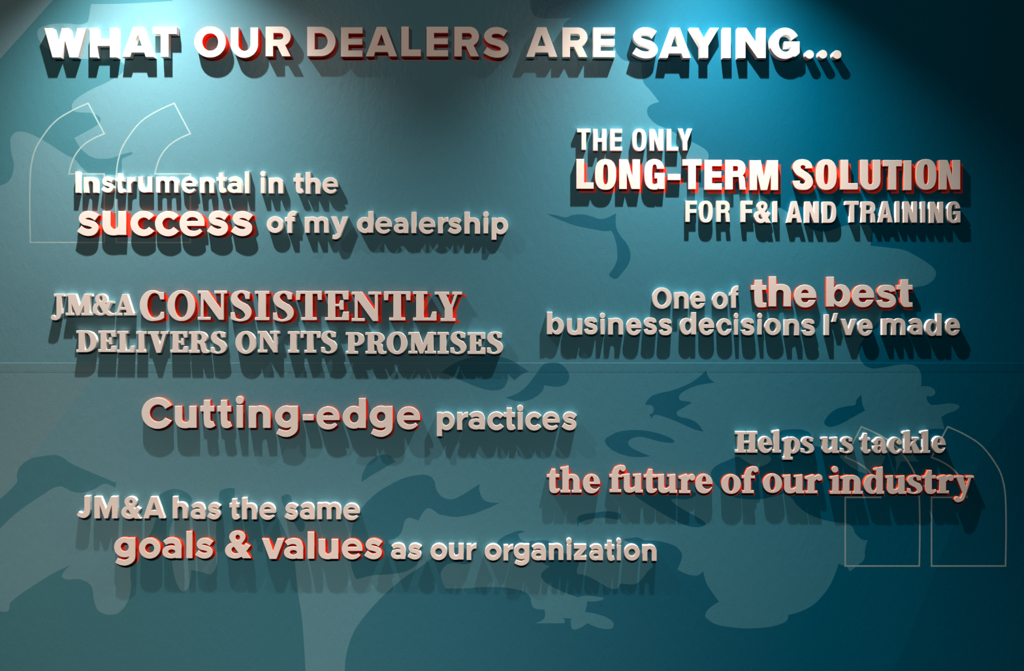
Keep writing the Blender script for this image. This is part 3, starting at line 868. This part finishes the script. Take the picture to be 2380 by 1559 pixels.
def word(text, font, base, boxes, ctx, group, red=None, depth=0.0179, total=False, shown=None):
    """boxes: (x0,x1,y0,y1) per character in crops enlarged 5.95 times whose corner is base;
    total: the boxes include the visible side faces"""
    paint_v, paint_f = [], []
    base_list = base if isinstance(base, list) else [base] * len(boxes)
    k = depth / (D - depth)
    for i, (ch, bx, bs) in enumerate(zip(text, boxes, base_list)):
        x0, x1 = bs[0] + bx[0] / Zm, bs[0] + bx[1] / Zm
        y0, y1 = bs[1] + bx[2] / Zm, bs[1] + bx[3] / Zm
        if total:
            if x1 < XV:
                x1 = XV + (x1 - XV) * (1 + k)
            if x0 > XV:
                x0 = XV + (x0 - XV) * (1 + k)
            if y1 < YV:
                y1 = YV + (y1 - YV) * (1 + k)
            if y0 > YV:
                y0 = YV + (y0 - YV) * (1 + k)
        q = (D - depth) / D
        cx, cz = wx((x0 + x1) / 2) * q, ZV + (YV - y1) * S * q
        nm = {'&': 'ampersand', '-': 'hyphen', '.': 'period', "'": 'apostrophe'}.get(ch, 'capital_letter' if ch.isupper() else 'lowercase_letter')
        kind = {'&': 'ampersand', '-': 'hyphen', '.': 'round full stop', "'": 'apostrophe'}.get(ch, ('capital ' if ch.isupper() else 'small ') + ch)
        look = 'white-faced red-sided' if red else 'all-white raised'
        nth = ORD[i]
        if ch == '.':
            lab = f"white raised {kind}, {['first','second','last'][sum(1 for c in text[:i] if c == '.')]} of the three dots ending the headline"
        elif len(text) == 1:
            lab = f'{look} {kind} {ctx}'
        else:
            lab = f'{look} {kind}, {nth} character of {shown or text.rstrip(".")} {ctx}'
        parts = glyph(font, ch)
        multi = len(parts) > 1 or red
        root = None
        if multi:
            root = bpy.data.objects.new(nm, None)
            root.empty_display_size = 0.02
            COL.objects.link(root)
            root.location = (cx, 0, cz)
        for ip, (gv, gt) in enumerate(parts):
            P = []
            for u, v in gv:
                px, py = x0 + u * (x1 - x0), y0 + v * (y1 - y0)
                P.append((wx(px) * q - cx, (YV - py) * S * q + ZV - cz))
            fv, ff, sv, sf = slab(P, gt, depth, 0.0010, 0.0009, 0.0003)
            if red:
                f = link_mesh('dot' if ip else 'face', fv, ff, [M_WHITE], None, root)
                if ip:
                    f['label'] = 'white round dot over the i'
                else:
                    f['label'] = 'white front face'
                sd = link_mesh('side_return', sv, sf, [M_RED], None, f if ip else root)
                sd['label'] = 'red side edges'
                dxr, dyr = red(i, (x0 + x1) / 2) if callable(red) else red
                b = len(paint_v)
                for (ax, az) in P:
                    paint_v.append((ax + cx + dxr * S, -0.00012, az + cz - dyr * S))
                a, bb, c = (P[t] for t in gt[0])
                ccw = (bb[0] - a[0]) * (c[1] - a[1]) - (bb[1] - a[1]) * (c[0] - a[0]) > 0
                paint_f += [tuple(b + t for t in (tt if ccw else tt[::-1])) for tt in gt]
            else:
                n = len(fv)
                o = link_mesh(nm if not multi else ('dot' if ip else 'stem'), fv + sv, ff + [tuple(t + n for t in s_) for s_ in sf], [M_WHITE, M_EDGE], [0] * len(ff) + [1] * len(sf), root)
                if not multi:
                    root = o
                    o.location = (cx, 0, cz)
        root['label'] = lab
        root['category'] = 'punctuation mark' if nm in ('hyphen', 'period', 'apostrophe', 'ampersand') else 'letter'
        root['group'] = group
    if red:
        o = link_mesh('painted_drop_shadow', paint_v, paint_f, [M_REDWALL], None, wall)
        o['label'] = f'flat red drop shadow painted on the wall behind the word {text}'


HD = 0.0293
g = 'raised letters of the top headline'
word('WHAT', 'A', (90, 50), [(75, 652, 90, 498), (705, 1087, 86, 497), (1150, 1592, 75, 490), (1570, 1908, 75, 490)], 'in the top headline', g, None, HD)
b1, b2 = (440, 50), (790, 50)
lin = lambda xa, da, xb, db, dy: (lambda i, x: (da + (db - da) * (x - xa) / (xb - xa), dy))
word('OUR', 'A', b1, [(68, 505, 68, 497), (572, 953, 82, 503), (1055, 1403, 70, 482)], 'in the top headline', g, lin(475, 4, 1170, -3, 4), HD)
word('DEALERS', 'A', [b1, b2, b2, b2, b2, b2, b2], [(1630, 2023, 72, 480), (13, 313, 78, 487), (357, 792, 72, 482), (848, 1120, 68, 480), (1197, 1497, 70, 482), (1582, 1925, 70, 482), (1982, 2335, 75, 500)],
     'in the top headline', g, lin(475, 4, 1170, -3, 5), HD)
b1, b2 = (1210, 50), (1580, 50)
word('ARE', 'A', b1, [(75, 508, 78, 490), (578, 924, 82, 493), (1002, 1305, 82, 493)], 'in the top headline', g, None, HD)
word('SAYING...', 'A', [b1, b1] + [b2] * 7, [(1545, 1898, 80, 510), (1920, 2357, 85, 503), (127, 543, 88, 503), (593, 707, 88, 505), (797, 1190, 88, 505), (1250, 1660, 85, 517), (1735, 1857, 395, 515), (1920, 2040, 393, 513), (2115, 2237, 397, 517)],
     'in the top headline', g, None, HD)

g = 'raised letters of the quote about dealership success'
b1, b2 = (160, 390), (450, 390)
word('Instrumental', 'B', [b1] * 9 + [b2] * 3, [(88, 180, 52, 352), (203, 428, 125, 352), (445, 648, 118, 350), (640, 800, 75, 358), (803, 948, 125, 350), (957, 1178, 122, 350), (1203, 1538, 120, 350), (1555, 1788, 120, 358), (1810, 2030, 128, 355),
     (315, 472, 68, 355), (465, 690, 118, 355), (707, 788, 50, 360)], 'above the word success', g, None, total=True)
word('in', 'B', b2, [(922, 1008, 43, 358), (1037, 1255, 132, 360)], 'after Instrumental', g, None, total=True)
word('the', 'B', b2, [(1380, 1533, 78, 360), (1548, 1765, 60, 365), (1782, 2010, 130, 362)], 'in the line starting Instrumental', g, None, total=True)
word('success', 'B', (170, 480), [(52, 358, 60, 408), (403, 733, 62, 400), (790, 1118, 60, 410), (1130, 1458, 62, 412), (1470, 1818, 62, 412), (1850, 2150, 55, 405), (2180, 2485, 62, 410)], 'under Instrumental', g, (7, 3.7))
b1, b2 = (560, 480), (810, 480)
word('of', 'B', b1, [(355, 600, 135, 370), (605, 790, 58, 370)], 'right after the word success', g, None, total=True)
word('my', 'B', b1, [(882, 1225, 138, 368), (1243, 1492, 140, 458)], 'before the word dealership', g, None, total=True)
word('dealership', 'B', b2, [(115, 350, 65, 372), (370, 605, 142, 380), (625, 833, 150, 373), (870, 942, 75, 372), (972, 1203, 148, 383), (1237, 1380, 143, 375), (1370, 1568, 150, 383), (1602, 1820, 72, 380), (1860, 1938, 67, 375), (1978, 2207, 150, 463)],
     'at the end of the success line', g, None, total=True)

g = 'raised letters of the quote about delivering promises'
b1, b2, b3 = (100, 660), (460, 660), (740, 660)
word('JM&A', 'D', b1, [(105, 318, 135, 503), (310, 708, 135, 435), (685, 1003, 135, 440), (990, 1298, 138, 435)], 'in serif type before CONSISTENTLY', g, None, total=True, shown='the short name')
word('CONSISTENTLY', 'L', [b1, b1, b2, b2, b2, b2, b2, b2, b3, b3, b3, b3], [(1335, 1675, 85, 512), (1718, 2105, 85, 512), (-5, 405, 93, 495), (450, 742, 88, 518), (787, 988, 97, 500), (1037, 1325, 95, 520), (1357, 1713, 97, 500), (1755, 2087, 97, 500),
     (460, 868, 107, 513), (907, 1272, 102, 503), (1308, 1632, 102, 505), (1607, 1985, 108, 513)], 'above DELIVERS', g, lin(380, 5.3, 1050, 9, 5.2))
b1, b2, b3 = (160, 750), (520, 750), (790, 750)
word('DELIVERS', 'D', b1, [(100, 412, 105, 408), (405, 670, 107, 405), (667, 925, 113, 412), (928, 1100, 118, 413), (1090, 1395, 118, 417), (1400, 1665, 118, 413), (1660, 1968, 118, 423), (1960, 2200, 115, 430)], 'under CONSISTENTLY', g, None, total=True)
word('ON', 'D', b2, [(160, 462, 113, 432), (468, 787, 113, 412)], 'between DELIVERS and ITS', g, None, total=True)
word('ITS', 'D', b2, [(885, 1053, 117, 415), (1060, 1342, 117, 415), (1345, 1577, 110, 428)], 'before PROMISES', g, None, total=True)
word('PROMISES', 'D', b3, [(80, 348, 130, 430), (352, 653, 130, 435), (645, 940, 122, 437), (947, 1333, 128, 427), (1348, 1507, 128, 430), (1527, 1752, 120, 435), (1765, 2013, 135, 432), (2033, 2257, 120, 435)], 'ending the line under CONSISTENTLY', g, None, total=True)

g = 'raised letters of the quote about cutting-edge practices'
b1, b2 = (310, 910), (650, 910)
word('Cutting-edge', 'B', [b1] * 7 + [b2] * 5, [(112, 528, 82, 515), (572, 873, 200, 508), (922, 1128, 115, 505), (1158, 1362, 117, 507), (1415, 1525, 60, 500), (1593, 1895, 195, 502), (1957, 2275, 195, 628), (318, 468, 318, 398), (508, 825, 207, 525),
     (870, 1190, 92, 513), (1243, 1560, 197, 628), (1622, 1940, 208, 525)], 'before the word practices', g, lin(390, 1.5, 975, 3.7, 5.0))
word('practices', 'B', (980, 920), [(210, 458, 215, 558), (490, 640, 218, 470), (648, 877, 208, 465), (908, 1135, 213, 477), (1135, 1300, 160, 475), (1320, 1405, 122, 468), (1432, 1655, 218, 480), (1668, 1910, 215, 473), (1935, 2147, 215, 477)],
     'after Cutting-edge', g, None, total=True)

g = 'raised letters of the quote about goals and values'
b1, b2 = (160, 1135), (480, 1135)
word('JM&A', 'B', b1, [(108, 320, 92, 410), (350, 697, 100, 415), (723, 1018, 100, 423), (1025, 1350, 102, 415)], 'in sans type above goals', g, None, total=True, shown='the short name')
word('has', 'B', b1, [(1433, 1660, 100, 415), (1682, 1903, 183, 425), (1910, 2115, 187, 430)], 'above the word goals', g, None, total=True)
word('the', 'B', b2, [(315, 473, 133, 432), (488, 710, 117, 428), (730, 967, 188, 435)], 'between has and same', g, None, total=True)
word('same', 'B', b2, [(1075, 1277, 190, 435), (1290, 1505, 183, 430), (1530, 1867, 183, 427), (1890, 2125, 193, 440)], 'above the word values', g, None, total=True)
b1, b2 = (250, 1220), (590, 1220)
word('goals', 'B', b1, [(88, 383, 168, 562), (432, 730, 178, 465), (755, 1023, 172, 462), (1087, 1172, 85, 460), (1210, 1460, 180, 465)], 'at the lower left', g, (4.6, 4.2))
word('&', 'B', b1, [(1623, 1980, 78, 465)], 'between goals and values', g, (4.6, 4.4))
word('values', 'B', b2, [(110, 420, 188, 470), (415, 683, 182, 470), (742, 835, 92, 467), (893, 1167, 195, 475), (1215, 1500, 190, 477), (1525, 1775, 185, 475)], 'below the word same', g, (4.6, 4.8))
word('as', 'B', b2, [(1895, 2103, 235, 473), (2125, 2325, 240, 478)], 'right after values', g, None, total=True)
b1, b2 = (890, 1230), (1160, 1230)
word('our', 'B', b1, [(657, 890, 183, 427), (912, 1118, 185, 423), (1158, 1293, 185, 425)], 'before the word organization', g, None, total=True)
word('organization', 'B', [b1] * 3 + [b2] * 9, [(1408, 1640, 188, 432), (1668, 1803, 197, 432), (1808, 2025, 185, 503), (445, 650, 185, 430), (687, 890, 185, 425), (928, 1005, 110, 425), (1032, 1208, 193, 425), (1243, 1440, 190, 430), (1458, 1603, 145, 437),
     (1618, 1693, 112, 430), (1722, 1948, 193, 433), (1975, 2180, 200, 437)], 'in the lowest line', g, None, total=True)

g = 'raised letters of the quote about a long-term solution'
word('THE', 'C', (1320, 280), [(120, 313, 113, 415), (342, 535, 118, 427), (577, 750, 115, 427)], 'above LONG-TERM', g, None, total=True)
word('ONLY', 'C', (1320, 280), [(880, 1085, 113, 432), (1120, 1322, 120, 427), (1357, 1528, 118, 427), (1508, 1722, 113, 422)], 'above LONG-TERM', g, None, total=True)
b1, b2, b3 = (1320, 350), (1580, 350), (1840, 350)
word('LONG-TERM', 'K', [b1] * 6 + [b2] * 3, [(115, 355, 115, 528), (373, 668, 117, 542), (707, 998, 120, 532), (1055, 1338, 117, 540), (1378, 1558, 322, 408), (1583, 1850, 120, 532), (340, 583, 128, 540), (627, 920, 128, 538), (967, 1362, 132, 545)],
     'before SOLUTION', g, lin(1360, 7.2, 2220, 10.5, 8.0))
word('SOLUTION', 'K', b3, [(15, 297, 118, 543), (335, 625, 120, 543), (677, 917, 127, 537), (950, 1230, 127, 543), (1263, 1527, 130, 540), (1550, 1658, 135, 545), (1715, 2003, 117, 540), (2037, 2333, 130, 538)], 'after LONG-TERM', g, lin(1360, 7.2, 2220, 10.5, 7.4))
b1, b2 = (1570, 450), (1850, 450)
word('FOR', 'C', b1, [(125, 298, 98, 395), (312, 517, 98, 405), (553, 757, 98, 395)], 'below LONG-TERM', g, None, total=True)
word('F&I', 'C', b1, [(893, 1068, 98, 397), (1075, 1322, 105, 412), (1335, 1410, 103, 400)], 'between FOR and AND', g, None, total=True)
word('AND', 'C', b1, [(1520, 1753, 105, 405), (1770, 1985, 108, 408), (2015, 2225, 110, 408)], 'before TRAINING', g, None, total=True)
word('TRAINING', 'C', b2, [(660, 870, 102, 402), (882, 1105, 108, 403), (1112, 1340, 105, 402), (1355, 1435, 105, 402), (1462, 1677, 108, 405), (1705, 1790, 108, 405), (1820, 2038, 112, 410), (2065, 2277, 107, 413)], 'below SOLUTION', g, None, total=True)

g = 'raised letters of the quote about business decisions'
word('One', 'E', (1490, 630), [(145, 425, 228, 520), (447, 660, 288, 518), (672, 890, 285, 520)], 'above business decisions', g, None, total=True)
word('of', 'E', (1490, 630), [(972, 1203, 290, 525), (1210, 1350, 200, 508)], 'just left of the best', g, None, total=True)
word('the', 'E', (1730, 630), [(92, 307, 120, 502), (340, 648, 72, 488), (690, 997, 188, 503)], 'before the word best', g, (5.5, 6.8))
word('best', 'E', (1730, 630), [(1138, 1470, 78, 497), (1487, 1797, 188, 500), (1830, 2100, 190, 505), (2112, 2328, 115, 497)], "above I've made", g, (5.8, 6.6))
b1, b2, b3 = (1260, 710), (1560, 710), (1850, 710)
word('business', 'E', b1, [(65, 300, 87, 402), (342, 555, 180, 410), (577, 767, 162, 400), (797, 872, 100, 400), (908, 1122, 170, 402), (1157, 1375, 173, 412), (1397, 1588, 165, 403), (1605, 1797, 178, 412)], 'before decisions', g, None, total=True)
word('decisions', 'E', b2, [(110, 347, 92, 405), (373, 597, 170, 410), (617, 838, 175, 413), (857, 932, 100, 405), (955, 1153, 175, 412), (1182, 1260, 100, 402), (1278, 1520, 173, 410), (1547, 1772, 183, 412), (1790, 1990, 182, 417)], "before I've", g, None, total=True)
word("I've", 'E', b3, [(378, 460, 122, 410), (478, 583, 103, 225), (595, 838, 183, 410), (835, 1062, 183, 420)], 'before made', g, None, total=True)
word('made', 'E', b3, [(1167, 1517, 175, 408), (1537, 1752, 172, 405), (1765, 2017, 110, 422), (2045, 2270, 173, 415)], 'ending the business decisions line', g, None, total=True)

g = 'raised letters of the quote about the future of our industry'
b1, b2 = (1690, 980), (1880, 980)
word('Helps', 'F', b1, [(102, 422, 128, 428), (413, 628, 195, 433), (605, 748, 103, 428), (752, 1013, 200, 525), (1010, 1207, 200, 440)], 'in serif type before us', g, None, total=True)
word('us', 'F', b2, [(150, 420, 203, 435), (422, 617, 200, 437)], 'between Helps and tackle', g, None, total=True)
word('tackle', 'F', b2, [(690, 860, 152, 440), (860, 1088, 205, 440), (1072, 1292, 205, 445), (1272, 1548, 110, 435), (1520, 1678, 108, 432), (1680, 1895, 193, 435)], 'above industry', g, None, total=True)
b1, b2, b3 = (1260, 1070), (1590, 1070), (1900, 1070)
word('the', 'F', b1, [(65, 250, 118, 452), (250, 547, 77, 445), (565, 803, 190, 455)], 'in serif type before future', g, (4.3, 7.6))
word('future', 'F', [b1] * 5 + [b2], [(930, 1158, 65, 440), (1108, 1395, 183, 447), (1405, 1593, 122, 452), (1583, 1870, 190, 452), (1888, 2117, 190, 453), (155, 395, 188, 457)], 'in serif type', g, (4.5, 7.4))
word('of', 'F', b2, [(515, 787, 193, 463), (800, 1030, 80, 453)], 'in serif type after future', g, (4.7, 7.2))
word('our', 'F', b2, [(1090, 1357, 183, 450), (1363, 1665, 195, 457), (1673, 1915, 195, 455)], 'in serif type before industry', g, (4.9, 7.2))
word('industry', 'F', b3, [(170, 318, 80, 463), (322, 630, 203, 463), (640, 925, 85, 465), (942, 1232, 207, 465), (1240, 1455, 203, 465), (1455, 1650, 135, 465), (1650, 1887, 200, 455), (1892, 2167, 213, 580)], 'in serif type', g, (5.3, 7.2))
